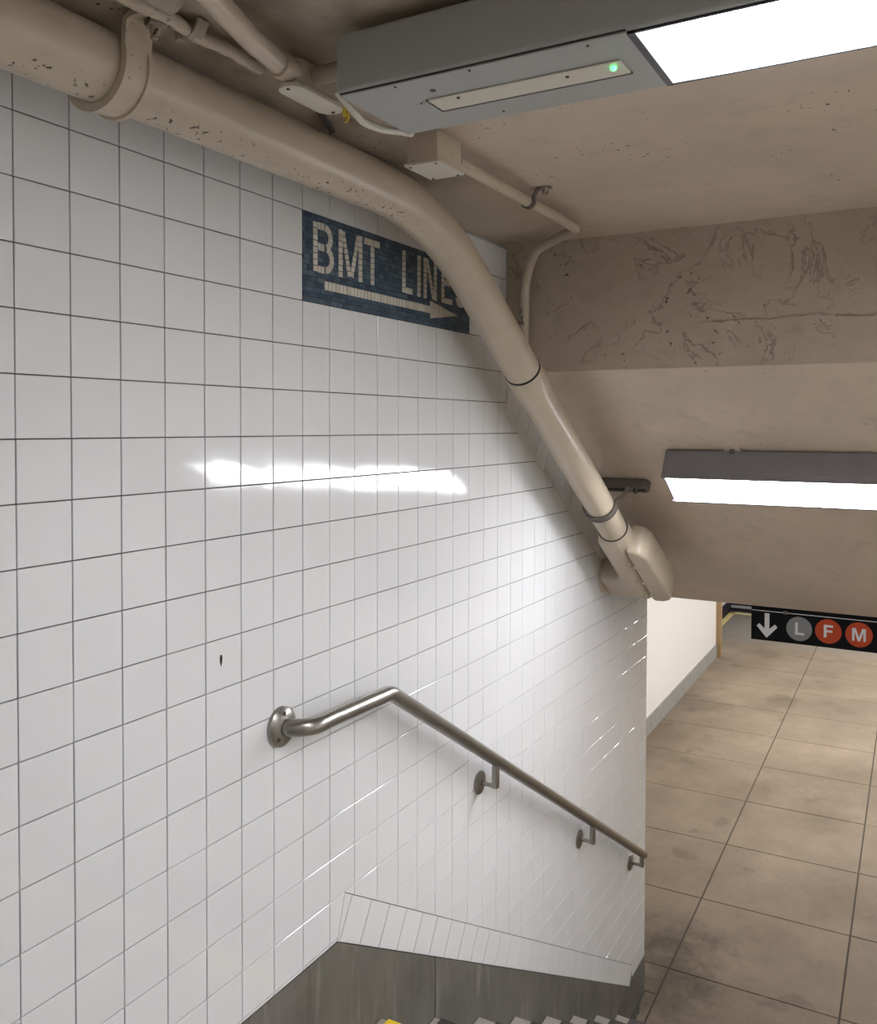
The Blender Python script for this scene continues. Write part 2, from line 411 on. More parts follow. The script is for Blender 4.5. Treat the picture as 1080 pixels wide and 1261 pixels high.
cells = []
for i in range(-15, 34):
    for j in range(-7, 26):
        x0, x1 = i * T + GAP / 2, (i + 1) * T - GAP / 2
        z1, z0 = Z0 - j * T - GAP / 2, Z0 - (j + 1) * T + GAP / 2
        if 7 <= i <= 14 and j in (-5, -4): continue          # the mosaic sign sits here
        poly = [(x0, z0), (x1, z0), (x1, z1), (x0, z1)]
        poly = clip(poly, 0, 1, CEIL - 0.003)
        poly = clip(poly, 1, 0, CORNER) if poly else []
        if i <= 17:
            if i == 17 and j <= -1:
                if j == -1: cells.append((i, j, clip(clip(poly, -1, 0, -1.906), 0.63, 1, 1.471 + 0.63 * 2.004 - GAP / 2), False))
                poly = clip(poly, 1, 0, BEAM_X - 0.002 if j < -1 else 1.904)
        elif i <= 27: poly = clip(poly, 0.63, 1, 1.471 + 0.63 * 2.004 - GAP / 2) if poly else []
        else: poly = clip(poly, 0.615, 1, 1.69 + 0.615 * 1.89 - 0.003) if poly else []
        if x1 > 0.94 and i < 32 and not (i == 8 and j >= 10):
            poly = clip(poly, -0.6155, -1, -(0.279 + 0.6155 * 0.929) - GAP / 2) if poly else []
        elif i >= 32: poly = clip(poly, 0, -1, 1.333) if poly else []
        else:
            poly = clip(poly, 0, -1, -0.168) if poly else []
            if i == 8 and j == 11:
                sl = clip(clip([(x0, z0), (x1, z0), (x1, z1), (x0, z1)], -0.6155, -1, -(0.279 + 0.6155 * 0.929) - GAP / 2), -1, 0, -0.931)
                cells.append((i, j, sl, False))
            if i == 8 and j >= 11 and poly:
                poly = clip(poly, 0.112, -0.035, 0.112 * 0.929 - 0.035 * 0.279 - GAP * 0.06)
        if len(poly) >= 3 and abs(area(poly)) > 2e-5: cells.append((i, j, poly, abs(area(poly)) > 0.9999 * (T - GAP) ** 2))
def shows(c):                      # about how large the tile stands in the photograph
    ctr = Vector((sum(p[0] for p in c[2]) / len(c[2]), 0, sum(p[1] for p in c[2]) / len(c[2]))); d = ctr - CAMP
    r = Vector((d.dot(cx), d.dot(cf), d.dot(cu)))
    u, v = 540 + 1082 * r.x / max(r.y, 0.05), 552 - 1082 * r.z / max(r.y, 0.05)
    seen = -20 < u < 815 and -20 < v < 1280 and r.y > 0.2
    return (seen, abs(area(c[2])) * abs(d.y) / d.length ** 3)
cells.sort(key=shows, reverse=True)
def tile_mesh(poly, ox, oz, tilt):
    tx, tz = tilt
    ff = lambda a, b: Vector((a - ox, tx * (a - ox) + tz * (b - oz), b - oz))
    fb = lambda a, b, d: Vector((a - ox, d, b - oz))
    return piece_verts(poly, ff, fb)
h = (T - GAP) / 2
v_, f_ = tile_mesh([(-h, -h), (h, -h), (h, h), (-h, h)], 0, 0, (0, 0))
full_tile = mesh_of('tile', v_, f_); full_tile.materials.append(MAT['tile_glaze'])
rest_v, rest_f = [], []
for n, (i, j, poly, full) in enumerate(cells):
    ox, oz = sum(p[0] for p in poly) / len(poly), sum(p[1] for p in poly) / len(poly)
    tilt = (random.gauss(0, 0.0019), random.gauss(0, 0.0022))
    dy = random.uniform(-0.0003, 0.0003)
    if n < 300:
        if full:
            o = bpy.data.objects.new('tile', full_tile); C.objects.link(o)
            o.rotation_euler = (tilt[1], 0, tilt[0])
        else:
            v_, f_ = tile_mesh(poly, ox, oz, tilt); me = mesh_of('tile', v_, f_); me.materials.append(MAT['tile_glaze'])
            o = bpy.data.objects.new('tile', me); C.objects.link(o)
        place(o, (ox, dy, oz), wall_left)
    else:
        v_, f_ = tile_mesh(poly, ox, oz, tilt); b = len(rest_v)
        rest_v += [Vector(v) + Vector((ox, dy, oz)) for v in v_]; rest_f += [[b + k for k in f] for f in f_]
o = link_mesh('small_tiles', mesh_of('small_tiles', rest_v, rest_f), 'tile_glaze', wall_left); o['kind'] = 'stuff'

def strip_pieces(lo, hi, xa, xb, slope, first, name):
    """a course of tiles laid along a slope, joints square to it"""
    k = math.hypot(1, slope); ux, uz = 1 / k, -slope / k
    band = [(xa[0], lo(xa[0])), (xb[0], lo(xb[0])), (xb[1], hi(xb[1])), (xa[1], hi(xa[1]))]
    s_of = lambda x, z: x * ux + z * uz
    s0 = min(s_of(*p) for p in band); s1 = max(s_of(*p) for p in band); s = s0 - T + first
    while s < s1:
        p = clip(clip(band, -ux, -uz, -(s + GAP / 2)), ux, uz, s + T - GAP / 2)
        s += T
        if len(p) < 3 or abs(area(p)) < 1e-4: continue
        p = inset(p, GAP / 2)
        if len(p) < 3: continue
        ox, oz = sum(q[0] for q in p) / len(p), sum(q[1] for q in p) / len(p)
        v_, f_ = tile_mesh(p, ox, oz, (random.gauss(0, 0.0025), random.gauss(0, 0.0025)))
        me = mesh_of(name, v_, f_); me.materials.append(MAT['tile_glaze'])
        q = bpy.data.objects.new(name, me); C.objects.link(q); place(q, (ox, 0, oz), wall_left)
strip_pieces(bas_lo, bas_hi, (0.894, 0.929), (3.406, 3.456), 0.612, 0.040, 'border_tile')
strip_pieces(cap_hi, lambda x: sof(x) - 0.003, (1.905, 1.905), (3.02, 3.02), 0.62, 0.05, 'border_tile')
# a black drill hole with a chipped edge in one tile
prism('chipped_hole', [(0.4745, 1.004), (0.4725, 0.998), (0.4728, 0.990), (0.476, 0.979), (0.4785, 0.988), (0.4798, 0.997), (0.478, 1.004)], XZ, -0.0012, 0.002, 'chip_black', wall_left)['label'] = 'black chipped hole'

base_left = prism('baseboard_left', [(-2.6, LOW - 0.15), (CORNER, LOW - 0.15), (CORNER, -1.335), (3.440, -1.335), (3.406, bas_lo(3.406)), (0.894, 0.165), (-2.6, 0.165)], XZ, -0.0025, YB + 0.001, 'cement')
tag(base_left, 'grey cement plinth stepping down along the stairs', kind='structure')
box('seam', (1.398, -0.0032, -0.52), (1.401, 0.0, bas_lo(1.40)), 'dark_groove', base_left)

# ------------------------------------------------------------------ setting: ceilings, other walls
FY = -2.35
ceiling = box('ceiling', (-2.6, FY, CEIL), (BEAM_X, 0.16, CEIL + 0.15), 'ceiling_paint'); tag(ceiling, 'cream painted landing ceiling, grime and painted shade near the wall', kind='structure')
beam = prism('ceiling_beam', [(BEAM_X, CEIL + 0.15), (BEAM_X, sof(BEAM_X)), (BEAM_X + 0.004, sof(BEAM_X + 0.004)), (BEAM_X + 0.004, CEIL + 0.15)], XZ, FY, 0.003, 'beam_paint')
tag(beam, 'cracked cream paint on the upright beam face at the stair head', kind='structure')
soffit = prism('ceiling_slope', [(BEAM_X + 0.004, sof(BEAM_X + 0.004)), (CORNER - 0.02, sof(CORNER - 0.02)), (CORNER + 0.01, sof(CORNER - 0.02)), (CORNER + 0.01, 1.15), (BEAM_X + 0.004, CEIL + 0.15)], XZ, FY, 0.003, 'soffit_paint')
tag(soffit, 'smooth cream sloping soffit above the stairs', kind='structure')
wr = box('wall_right', (-2.6, FY - 0.1, -1.7), (CORNER, FY, CEIL), 'plain_white'); tag(wr, 'white wall on the far side of the stairs', kind='structure')
wb = box('wall_back', (-2.7, FY - 0.1, -0.2), (-2.6, 0.16, CEIL + 0.15), 'plain_white'); tag(wb, 'white wall behind the landing', kind='structure')
# lower corridor, turned a degree against the stairs
cr = math.radians(0.95)
def CW(x, y): return (CORNER + (x - CORNER) * math.cos(cr) - y * math.sin(cr), (x - CORNER) * math.sin(cr) + y * math.cos(cr))
YC = 1.045
def corridor_box(name, x0, x1, y0, y1, z0, z1, mat, label=None, parent=None, bevel=0):
    pl = [CW(x0, y0), CW(x1, y0), CW(x1, y1), CW(x0, y1)]
    o = prism(name, pl, lambda a, b, d: Vector((a, b, d)), z0, z1, mat, parent, bevel)
    if parent is None: tag(o, label, kind='structure')
    return o
corridor_box('wall_corridor_left', CORNER, 10.93, YC, YC + 0.15, LOW, 1.15, 'corridor_wall', 'plain glossy white wall of the lower corridor')
corridor_box('baseboard_corridor_left', CORNER, 10.92, YC - 0.014, YC, LOW, LOW + 0.175, 'pale_cement', 'grey cement plinth along the white corridor wall')
corridor_box('trim_1', 10.93, 11.0, YC - 0.062, YC + 0.16, LOW, 1.15, 'ochre_post', 'ochre painted edge post at the end of the white corridor wall')
side = corridor_box('wall_recess_left', 11.0, 14.3, 1.42, 1.57, LOW, 1.15, 'corridor_wall', 'far white wall with a dark navy band at its foot')
corridor_box('wall_recess_return', 11.0, 11.1, YC + 0.16, 1.42, LOW, 1.15, 'corridor_wall', 'short white return behind the ochre post')
corridor_box('baseboard_recess_left', 11.1, 14.25, 1.40, 1.42, LOW + 0.013, LOW + 0.20, 'navy_band', 'dark navy band at the foot of the far white side wall')
endw = corridor_box('wall_end', 13.95, 14.1, -4.6, 1.42, LOW, 1.15, 'corridor_wall', 'white wall closing the far end of the corridor')
eb = corridor_box('baseboard_end', 13.93, 13.95, -4.6, 1.40, LOW + 0.02, LOW + 0.24, 'navy_band', 'dark base with a grey stripe along the far end wall')
corridor_box('stripe', 13.905, 13.93, -4.6, 1.39, LOW + 0.085, LOW + 0.125, 'grey_stripe', parent=eb)['label'] = 'grey stripe'
corridor_box('trim_2', 11.1, 13.9, 1.32, 1.40, LOW, LOW + 0.012, 'yellow_strip', 'yellow line on the floor along the far side wall')
corridor_box('trim_3', 13.83, 13.905, -4.6, 1.40, LOW, LOW + 0.012, 'yellow_strip', 'yellow line on the floor along the far end wall')
corridor_box('wall_corridor_right', CORNER + 0.1, 14.3, -4.6, -4.5, LOW, 1.15, 'plain_white', 'white wall on the right of the corridor')
corridor_box('ceiling_corridor', CORNER + 0.02, 14.3, -4.6, 1.6, 1.15, 1.25, 'plain_white', 'white ceiling of the lower corridor')
ws = box('wall_stair_foot', (CORNER, FY - 2.3, -1.7), (CORNER + 0.1, FY, 1.15), 'plain_white'); tag(ws, 'white wall beside the foot of the stairs', kind='structure')
box('wall_return', (CORNER - 0.15, 0.16, -1.7), (CORNER, 1.2, 1.15), 'plain_white')['kind'] = 'structure'

# floors
NX0 = 1.095
fl = box('floor_landing', (-2.6, FY, LAND - 0.15), (NX0 - 0.301, -0.0025, LAND), 'step_concrete'); tag(fl, 'concrete landing at the top of the stairs', kind='structure')
floor = box('floor', (3.0, -4.7, LOW - 0.12), (14.4, 1.7, LOW - 0.004), 'joint_brown'); tag(floor, 'tan concrete floor of the corridor scored into slabs', kind='structure')
xs = [2.2] + [3.93 + 0.835 * k for k in range(13)]
ys = [-0.938 - 0.868 * k for k in range(5, 0, -1)] + [-0.938, -0.07, 1.5]
S3 = 3.197
for a, b in zip(xs, xs[1:]):
    for c, d in zip(ys, ys[1:]):
        g, gx = 0.0028, 0.0021
        cell = [CW(a + gx, c + g), CW(b - gx, c + g), CW(b - gx, d - g), CW(a + gx, d - g)]
        cell = clip(cell, -1, 0, -S3)
        if not cell: continue
        parts_ = [clip(cell, -1, 0, -(CORNER + 0.004)), ]
        if min(p[0] for p in cell) < CORNER:
            lowp = clip(cell, 1, 0, CORNER - 0.001); lowp = clip(lowp, 0, 1, -0.004) if len(lowp) > 2 else []
            if max(p[1] for p in cell) < 0.0: parts_ = [cell]
            else: parts_.append(lowp)
        for p in parts_:
            if len(p) < 3 or abs(area(p)) < 1e-3: continue
            dz = random.uniform(-0.0008, 0.0008)
            ff = lambda x, y: Vector((x, y, LOW + dz)); fb = lambda x, y, q: Vector((x, y, LOW + dz - q * 2.6))
            v_, f_ = piece_verts(p, ff, fb, 0.003)
            link_mesh('floor_slab', mesh_of('floor_slab', v_, f_), 'concrete_floor', floor)

random.seed(3)
outer = [(3.24 + 0.425 * k / 30, -0.003 - (0.006 + 0.034 * math.sin(math.pi * min(1, k / 26.0)) ** 2 * random.uniform(0.25, 1.0))) for k in range(31)]
cr_bm = bmesh.new(); add_prism(cr_bm, outer + [(3.665, -0.003), (3.24, -0.003)], lambda a, b, d: Vector((a, b, d)), LOW - 0.001, LOW + 0.0016)
ck_ = link_mesh('broken_edge', bm_mesh('broken_edge', cr_bm), 'dark_groove', floor); ck_['label'] = 'dark broken joint along the plinth'
# ------------------------------------------------------------------ stairs
RISE, RUN, NX = 0.1755, 0.30, 1.095
stairs = empty('staircase', (NX, -1.2, LOW), 'flight of concrete steps going down beside the tiled wall, first nosing yellow', 'stairs')
for k in range(0, 8):
    xk = NX + RUN * k; zk = LAND - RISE * k
    st = box('step', (xk - RUN + (0.0005), FY + 0.002, LOW - 0.1), (xk, -0.004, zk), 'step_concrete', stairs, 0.004, 1)
    ns = box('nosing', (xk - 0.055, FY + 0.1, zk - 0.03), (xk + 0.003, -0.026 if k < 2 else -0.07, zk + 0.003), 'step_yellow' if k == 0 else 'step_black', st, 0.002, 1)
    if k == 0: ns['label'] = 'yellow nosing strip'
    else: ns['label'] = 'dark nosing strip'

# ------------------------------------------------------------------ mosaic sign
mosaic = empty('mosaic_sign', (1.183, 0, 1.794), 'blue mosaic sign reading BMT LINES above a right arrow, set in the tiled wall', 'sign')
MX, MZ, MW, MH = 7 * T, Z0 + 3 * T, 8 * T, 2 * T
box('mortar_bed', (MX, 0.0008, MZ), (MX + MW, 0.004, MZ + MH), 'mosaic_bed', mosaic)
bv, bf = [], []
def add_piece(V, F, poly, y, mx=MX, mz=MZ, bev=0.0007):
    if len(poly) < 3: return
    ff = lambda a, b: Vector((mx + a, y, mz + b)); fb = lambda a, b, d: Vector((mx + a, y + d * 0.5, mz + b))
    v_, f_ = piece_verts(poly, ff, fb, bev); n = len(V); V += v_; F += [[n + k for k in f] for f in f_]
ch = MH / 17
for r in range(17):
    x = -random.random() * 0.03
    while x < MW:
        w = random.uniform(0.022, 0.034)
        a, b = max(x, 0.0008) + 0.0006, min(x + w, MW - 0.0008) - 0.0006
        if b - a > 0.004:
            add_piece(bv, bf, [(a, r * ch + 0.0008), (b, r * ch + 0.0008), (b, (r + 1) * ch - 0.0008), (a, (r + 1) * ch - 0.0008)], random.uniform(-0.0004, 0.0002))
        x += w
o = link_mesh('blue_tesserae', mesh_of('blue_tesserae', bv, bf), 'blue_mosaic', mosaic); o['kind'] = 'stuff'
def stroke(V, F, p, q, w, n, joint=0.0011):
    p, q = Vector(p), Vector(q); t = (q - p); L = t.length; t.normalize(); nrm = Vector((-t.y, t.x)) * w / 2
    for k in range(n):
        a, b = p + t * (L * k / n + joint), p + t * (L * (k + 1) / n - joint)
        add_piece(V, F, [tuple(a - nrm), tuple(b - nrm), tuple(b + nrm), tuple(a + nrm)], -0.0024 + random.uniform(-0.0003, 0.0003))
def arc(V, F, c, rx, rz, a0, a1, w, n):
    for k in range(n):
        a, b = [math.radians(a0 + (a1 - a0) * (k + s) / n) for s in (0.05, 0.95)]
        P = lambda t, e: (c[0] + (rx + e) * math.cos(t), c[1] + (rz + e) * math.sin(t))
        add_piece(V, F, [P(a, -w / 2), P(a, w / 2), P(b, w / 2), P(b, -w / 2)], -0.0024 + random.uniform(-0.0003, 0.0003))
W_ = 0.0165
def letter(fn, text):
    V, F = [], []; fn(V, F)
    o = link_mesh('letter', mesh_of('letter', V, F), 'cream_mosaic', mosaic); o['label'] = 'cream mosaic letter ' + text
def L_B(V, F):
    stroke(V, F, (0.048, 0.076), (0.048, 0.198), W_, 8)
    for z in (0.190, 0.139, 0.084): stroke(V, F, (0.0565, z), (0.084, z), W_, 2)
    arc(V, F, (0.084, 0.1645), 0.0265, 0.0255, 82, -70, W_, 6); arc(V, F, (0.086, 0.1115), 0.029, 0.0275, 72, -84, W_, 7)
def L_M(V, F):
    stroke(V, F, (0.152, 0.077), (0.152, 0.199), W_, 8); stroke(V, F, (0.240, 0.077), (0.240, 0.199), W_, 8)
    stroke(V, F, (0.162, 0.196), (0.192, 0.084), 0.0145, 8); stroke(V, F, (0.230, 0.196), (0.200, 0.084), 0.0145, 8)
def L_T(V, F):
    stroke(V, F, (0.258, 0.190), (0.333, 0.190), W_, 6); stroke(V, F, (0.297, 0.181), (0.297, 0.077), W_, 7)
def L_L(V, F):
    stroke(V, F, (0.457, 0.079), (0.457, 0.199), W_, 8); stroke(V, F, (0.466, 0.0875), (0.504, 0.0875), W_, 3)
def L_I(V, F): stroke(V, F, (0.541, 0.078), (0.541, 0.199), W_, 8)
def L_N(V, F):
    stroke(V, F, (0.577, 0.078), (0.577, 0.199), W_, 8); stroke(V, F, (0.637, 0.078), (0.637, 0.199), W_, 8)
    stroke(V, F, (0.587, 0.196), (0.627, 0.082), 0.0145, 8)
def L_E(V, F):
    stroke(V, F, (0.684, 0.078), (0.684, 0.199), W_, 8)
    stroke(V, F, (0.693, 0.191), (0.743, 0.191), W_, 3); stroke(V, F, (0.693, 0.142), (0.728, 0.142), W_, 2); stroke(V, F, (0.693, 0.0865), (0.744, 0.0865), W_, 3)
def L_S(V, F):
    arc(V, F, (0.800, 0.1685), 0.024, 0.0245, 20, 270, W_, 8); arc(V, F, (0.800, 0.1135), 0.027, 0.0285, 88, -165, W_, 9)
for fn, tx in ((L_B, 'B'), (L_M, 'M'), (L_T, 'T'), (L_L, 'L'), (L_I, 'I'), (L_N, 'N'), (L_E, 'E'), (L_S, 'S')): letter(fn, tx)
V, F = [], []
stroke(V, F, (0.084, 0.0475), (0.606, 0.0485), 0.021, 33)
for k in range(12):
    a, b = 0.607 + 0.1715 * k / 12, 0.607 + 0.1715 * (k + 1) / 12; ha, hb = 0.026 * (1 - k / 12), 0.026 * (1 - (k + 1) / 12)
    for s in (-1, 0, 1):
        if s == 0: p = [(a + 0.0005, 0.049 - ha / 3), (b - 0.0005, 0.049 - hb / 3), (b - 0.0005, 0.049 + hb / 3), (a + 0.0005, 0.049 + ha / 3)]
        else: p = [(a + 0.0005, 0.049 + s * (ha / 3 + 0.0007)), (b - 0.0005, 0.049 + s * (hb / 3 + 0.0007)), (b - 0.0005, 0.049 + s * hb), (a + 0.0005, 0.049 + s * ha)]
        add_piece(V, F, p, -0.0024, bev=0.0004)
o = link_mesh('arrow', mesh_of('arrow', V, F), 'cream_mosaic', mosaic); o['label'] = 'cream mosaic arrow pointing right'

# ------------------------------------------------------------------ big conduit
PY, PZ, PR = -0.175, 2.055, 0.0575
SL = 0.653; kk = math.hypot(1, SL); U = Vector((1 / kk, 0, -SL / kk)); Wd = Vector((-SL / kk, 0, -1 / kk)); Vd = Vector((0, -1, 0))
axz = lambda x: 1.675 - SL * (x - 1.646)
XB = 1.646 - (PZ - 1.675) / SL
big = empty('large_pipe', (0.0, PY, PZ), 'thick cream painted conduit running under the ceiling and bending down along the slope', 'pipe')
path = bend([(-2.55, PY, PZ), (XB, PY, PZ), (1.66, PY, axz(1.66))], [0.9], 18)
tube('pipe', path, PR, 'pipe_paint', big, 40)
tube('joint_ring', [(1.645, PY, axz(1.645)), (1.651, PY, axz(1.651))], PR + 0.0022, 'dark_groove', big, 40)
cp = [1.651, 1.656, 1.735, 1.745, 2.59]
tube('sloping_pipe', [(x, PY, axz(x)) for x in cp], [PR + 0.003, PR + 0.0045, PR + 0.0045, PR, PR], 'smooth_paint', big, 40)
E0 = Vector((2.565, PY, axz(2.565)))
loc_ = lambda u, v, w: E0 + U * u + Vd * v + Wd * w
tube('joint_ring', [loc_(-0.008, 0, 0), loc_(0.002, 0, 0)], PR + 0.004, 'dark_groove', big, 40)
body = prism('elbow_body', [(0, -0.064), (0.36, -0.064), (0.40, -0.10), (0.40, -0.171), (0.565, -0.171), (0.578, 0.0), (0.578, 0.040), (0.0, 0.040)][::-1],
             lambda a, b, d: loc_(a, b, d), -0.066, 0.066, 'smooth_paint', big, 0.026, 4)
hub = tube('hub', [loc_(-0.004, 0, 0), loc_(0.05, 0, 0), loc_(0.09, 0.0, 0)], [PR + 0.006, PR + 0.01, PR + 0.006], 'smooth_paint', body, 40)
cov = prism('elbow_cover', [(0.07, 0.0415), (0.575, 0.0415), (0.575, 0.095), (0.55, 0.128), (0.51, 0.140), (0.13, 0.122), (0.085, 0.10)], lambda a, b, d: loc_(a, b, d), -0.068, 0.068, 'smooth_paint', body, 0.017, 4)
for u in (0.20, 0.36, 0.50):
    bm = bmesh.new()
    for v in (0.026, 0.056):
        add_tube(bm, [loc_(u, v, 0.062), loc_(u, v, 0.078)], 0.009, 6)
    link_mesh('cover_bolt', bm_mesh('cover_bolt', bm), 'smooth_paint', body, smooth=30)
tube('wall_collar', [loc_(0.4825, -0.158, 0), loc_(0.4825, -0.1735, 0)], 0.083, 'smooth_paint', body, 30)

# strap that hangs the horizontal run from the ceiling
hx = 0.045
hang = empty('pipe_hanger', (hx, PY, CEIL), 'cream painted steel strap holding the thick pipe to the ceiling, top left', 'pipe hanger')
pts = [(hx, -0.295, CEIL - 0.008), (hx, -0.255, CEIL - 0.008), (hx, PY - PR - 0.010, CEIL - 0.014), (hx, PY - PR - 0.0075, CEIL - 0.03)]
rr = PR + 0.006
for k in range(27):
    a = math.radians(176 + (398 - 176) * k / 26); pts.append((hx, PY + rr * math.cos(a), PZ + rr * math.sin(a)))
pts += [(hx, -0.075, CEIL - 0.004), (hx, -0.03, CEIL - 0.004)]
for off, w_, th in ((0, 0.052, 0.010),):
    bm = bmesh.new(); add_band(bm, pts, (1, 0, 0), w_, th)
    link_mesh('strap', bm_mesh('strap', bm), 'smooth_paint', hang, smooth=50)
rim = [(hx, PY + (rr + 0.006) * math.cos(math.radians(t)), PZ + (rr + 0.006) * math.sin(math.radians(t))) for t in range(165, 395, 9)]
for s in (-1, 1):
    bm = bmesh.new(); add_band(bm, [(hx + s * 0.0225, p[1], p[2]) for p in rim], (1, 0, 0), 0.008, 0.006); link_mesh('strap_rim', bm_mesh('strap_rim', bm), 'smooth_paint', hang, smooth=50)
bm = bmesh.new(); add_tube(bm, [(hx + 0.004, -0.275, CEIL - 0.002), (hx + 0.004, -0.275, CEIL - 0.022)], 0.017, 6); add_tube(bm, [(hx + 0.004, -0.275, CEIL - 0.02), (hx + 0.004, -0.275, CEIL - 0.042)], [0.009, 0.007], 10)
link_mesh('anchor_bolt', bm_mesh('anchor_bolt', bm), 'dirty_paint', hang, smooth=35)

# clamp and channel that carry the sloping run
clx = 2.40
Q0 = Vector((clx, PY, axz(clx))); q_ = lambda u, v, w: Q0 + U * u + Vd * v + Wd * w
dsof = (sof(clx) - axz(clx)) / math.hypot(1, 0.615)        # distance of the soffit above the pipe's axis
clamp = empty('pipe_clamp', q_(0, 0, -dsof), 'dark metal channel and pipe clamp fixing the sloping pipe to the soffit', 'pipe clamp')
sn = Vector((0.615, 0, 1)).normalized(); su = Vector((1, 0, -0.615)).normalized()
cpos = Vector((2.565, 0, sof(2.565)))
chan = [(-0.026, 0.0), (-0.026, -0.030), (-0.016, -0.034), (0.016, -0.034), (0.026, -0.030), (0.026, 0.0)]
outline = [(-0.02, -0.026), (-0.31, -0.026), (-0.325, -0.018), (-0.33, 0.0), (-0.325, 0.018), (-0.31, 0.026), (-0.02, 0.026)]
prism('channel', outline, lambda a, b, d: cpos + Vector((0, a, 0)) + su * b - sn * d, 0.0008, 0.040, 'strut_grey', clamp, 0.004, 2)
prism('channel_slot', [(-0.03, -0.010), (-0.315, -0.010), (-0.315, 0.010), (-0.03, 0.010)], lambda a, b, d: cpos + Vector((0, a, 0)) + su * b - sn * d, 0.0395, 0.0408, 'dark_groove', clamp)
cr_ = PR + 0.005
s_ = lambda a, b, d: cpos + Vector((0, a, 0)) + su * b - sn * d
pts = [s_(-0.285, -0.012, 0.043), s_(-0.262, -0.018, 0.045), s_(-0.250, -0.04, 0.056), q_(0.055, 0.071, -0.085), q_(0.012, 0.066, -0.04)]
for k in range(25):
    a = math.radians(-18 + 216 * k / 24); pts.append(q_(0, cr_ * math.cos(a), cr_ * math.sin(a)))
pts += [q_(0.03, -0.066, -0.04), s_(-0.10, -0.02, 0.043)]
bm = bmesh.new(); add_band(bm, pts, U, 0.030, 0.005); link_mesh('clamp_band', bm_mesh('clamp_band', bm), 'strut_grey', clamp, smooth=50)
rimp = pts[5:-2]
for s in (-1, 1):
    bm = bmesh.new(); add_band(bm, [Vector(p) + U * (0.0135 * s) + (Vector(p) - Q0).normalized() * 0.003 for p in rimp], U, 0.004, 0.004); link_mesh('band_rim', bm_mesh('band_rim', bm), 'strut_grey', clamp, smooth=50)
bm = bmesh.new(); add_tube(bm, [s_(-0.278, -0.012, 0.042), s_(-0.278, -0.012, 0.060)], [0.012, 0.008], 6)
link_mesh('clamp_bolt', bm_mesh('clamp_bolt', bm), 'screw_dark', clamp, smooth=35)
spc = empty('wall_spacer', (2.09, -0.06, 1.50), 'small pale anchor bolt on the wall behind the sloping pipe', 'bolt')
bm = bmesh.new(); add_tube(bm, [(2.10, 0.0, 1.545), (2.10, -0.012, 1.545)], 0.02, 12); add_tube(bm, [(2.10, -0.01, 1.545), (2.10, -0.05, 1.545)], 0.009, 8)
link_mesh('bolt', bm_mesh('bolt', bm), 'bright_cover', spc, smooth=35)

# ------------------------------------------------------------------ small conduits on the ceiling
jb = empty('junction_box', (0.757, -0.365, CEIL), 'square cream junction box on the ceiling beside the big lamp housing', 'junction box')
box('box_body', (0.703, -0.400, 2.056), (0.811, -0.325, CEIL - 0.0005), 'smooth_paint', jb, 0.003)
cv = box('cover_plate', (0.698, -0.405, 2.050), (0.816, -0.320, 2.056), 'bright_cover', jb, 0.0015)
for sx in (0.708, 0.806):
    for sy in (-0.394, -0.331):
        tube('screw', [(sx, sy, 2.0505), (sx, sy, 2.0485)], 0.003, 'screw_dark', cv, 8)
cz = 2.092
con = empty('thin_conduit', (0.82, -0.37, cz), 'thin cream conduit from the junction box, bending down the corner beam', 'pipe')
cpath = bend([(0.824, -0.37, cz), (1.60, -0.37, cz), (1.865, -0.09, cz - 0.012), (1.872, -0.08, 1.72)], [0.035, 0.14], 9)
tube('conduit', cpath, 0.0150, 'smooth_paint', con, 18)
tube('connector', [(0.8115, -0.37, cz), (0.836, -0.37, cz), (0.84, -0.37, cz)], [0.021, 0.021, 0.016], 'dirty_paint', con, 16)
tube('coupling', [(1.872, -0.080, 1.90), (1.872, -0.080, 1.84)], 0.0185, 'dirty_paint', con, 16)
clip_ = empty('conduit_strap', (1.24, -0.385, CEIL), 'one-hole strap fixing the thin conduit to the ceiling beyond the junction box', 'pipe strap')
pts = [(1.245, -0.435, CEIL - 0.003), (1.245, -0.398, CEIL - 0.004)] + [(1.245, -0.37 + 0.0175 * math.cos(math.radians(a)), cz + 0.0175 * math.sin(math.radians(a))) for a in range(150, 400, 20)]
bm = bmesh.new(); add_band(bm, pts, (1, 0, 0), 0.018, 0.004); link_mesh('strap', bm_mesh('strap', bm), 'strut_grey', clip_, smooth=50)
bm = bmesh.new(); add_tube(bm, [(1.245, -0.418, CEIL - 0.002), (1.245, -0.418, CEIL - 0.02)], [0.013, 0.008], 6); link_mesh('strap_screw', bm_mesh('strap_screw', bm), 'dirty_paint', clip_, smooth=35)

cb = empty('conduit_fitting', (0.33, -0.345, CEIL), 'oblong conduit fitting with a pale cover left of the big lamp housing', 'conduit fitting')
def stadium(x0, x1, y0, y1, n=6):
    r = (y1 - y0) / 2; ym = (y0 + y1) / 2; out = []
    for k in range(n + 1): a = math.radians(-90 + 180 * k / n); out.append((x1 - r + r * math.cos(a), ym + r * math.sin(a)))
    for k in range(n + 1): a = math.radians(90 + 180 * k / n); out.append((x0 + r + r * math.cos(a), ym + r * math.sin(a)))
    return out
XY = lambda a, b, d: Vector((a, b, d))
prism('fitting_body', stadium(0.252, 0.385, -0.388, -0.345), XY, 2.068, 2.112, 'smooth_paint', cb, 0.004)
cv = prism('fitting_cover', stadium(0.243, 0.393, -0.392, -0.341), XY, 2.060, 2.068, 'bright_cover', cb, 0.0015)
for sx in (0.254, 0.381): tube('screw', [(sx, -0.3665, 2.0605), (sx, -0.3665, 2.0585)], 0.0032, 'screw_dark', cv, 8)
tube('side_nipple', bend([(0.30, -0.385, 2.092), (0.30, -0.45, 2.092), (0.30, -0.494, 2.075)], [0.03], 5), 0.0155, 'dirty_paint', cb, 14)
tube('nipple_nut', [(0.30, -0.455, 2.089), (0.30, -0.475, 2.083)], 0.023, 'strut_grey', cb, 6)
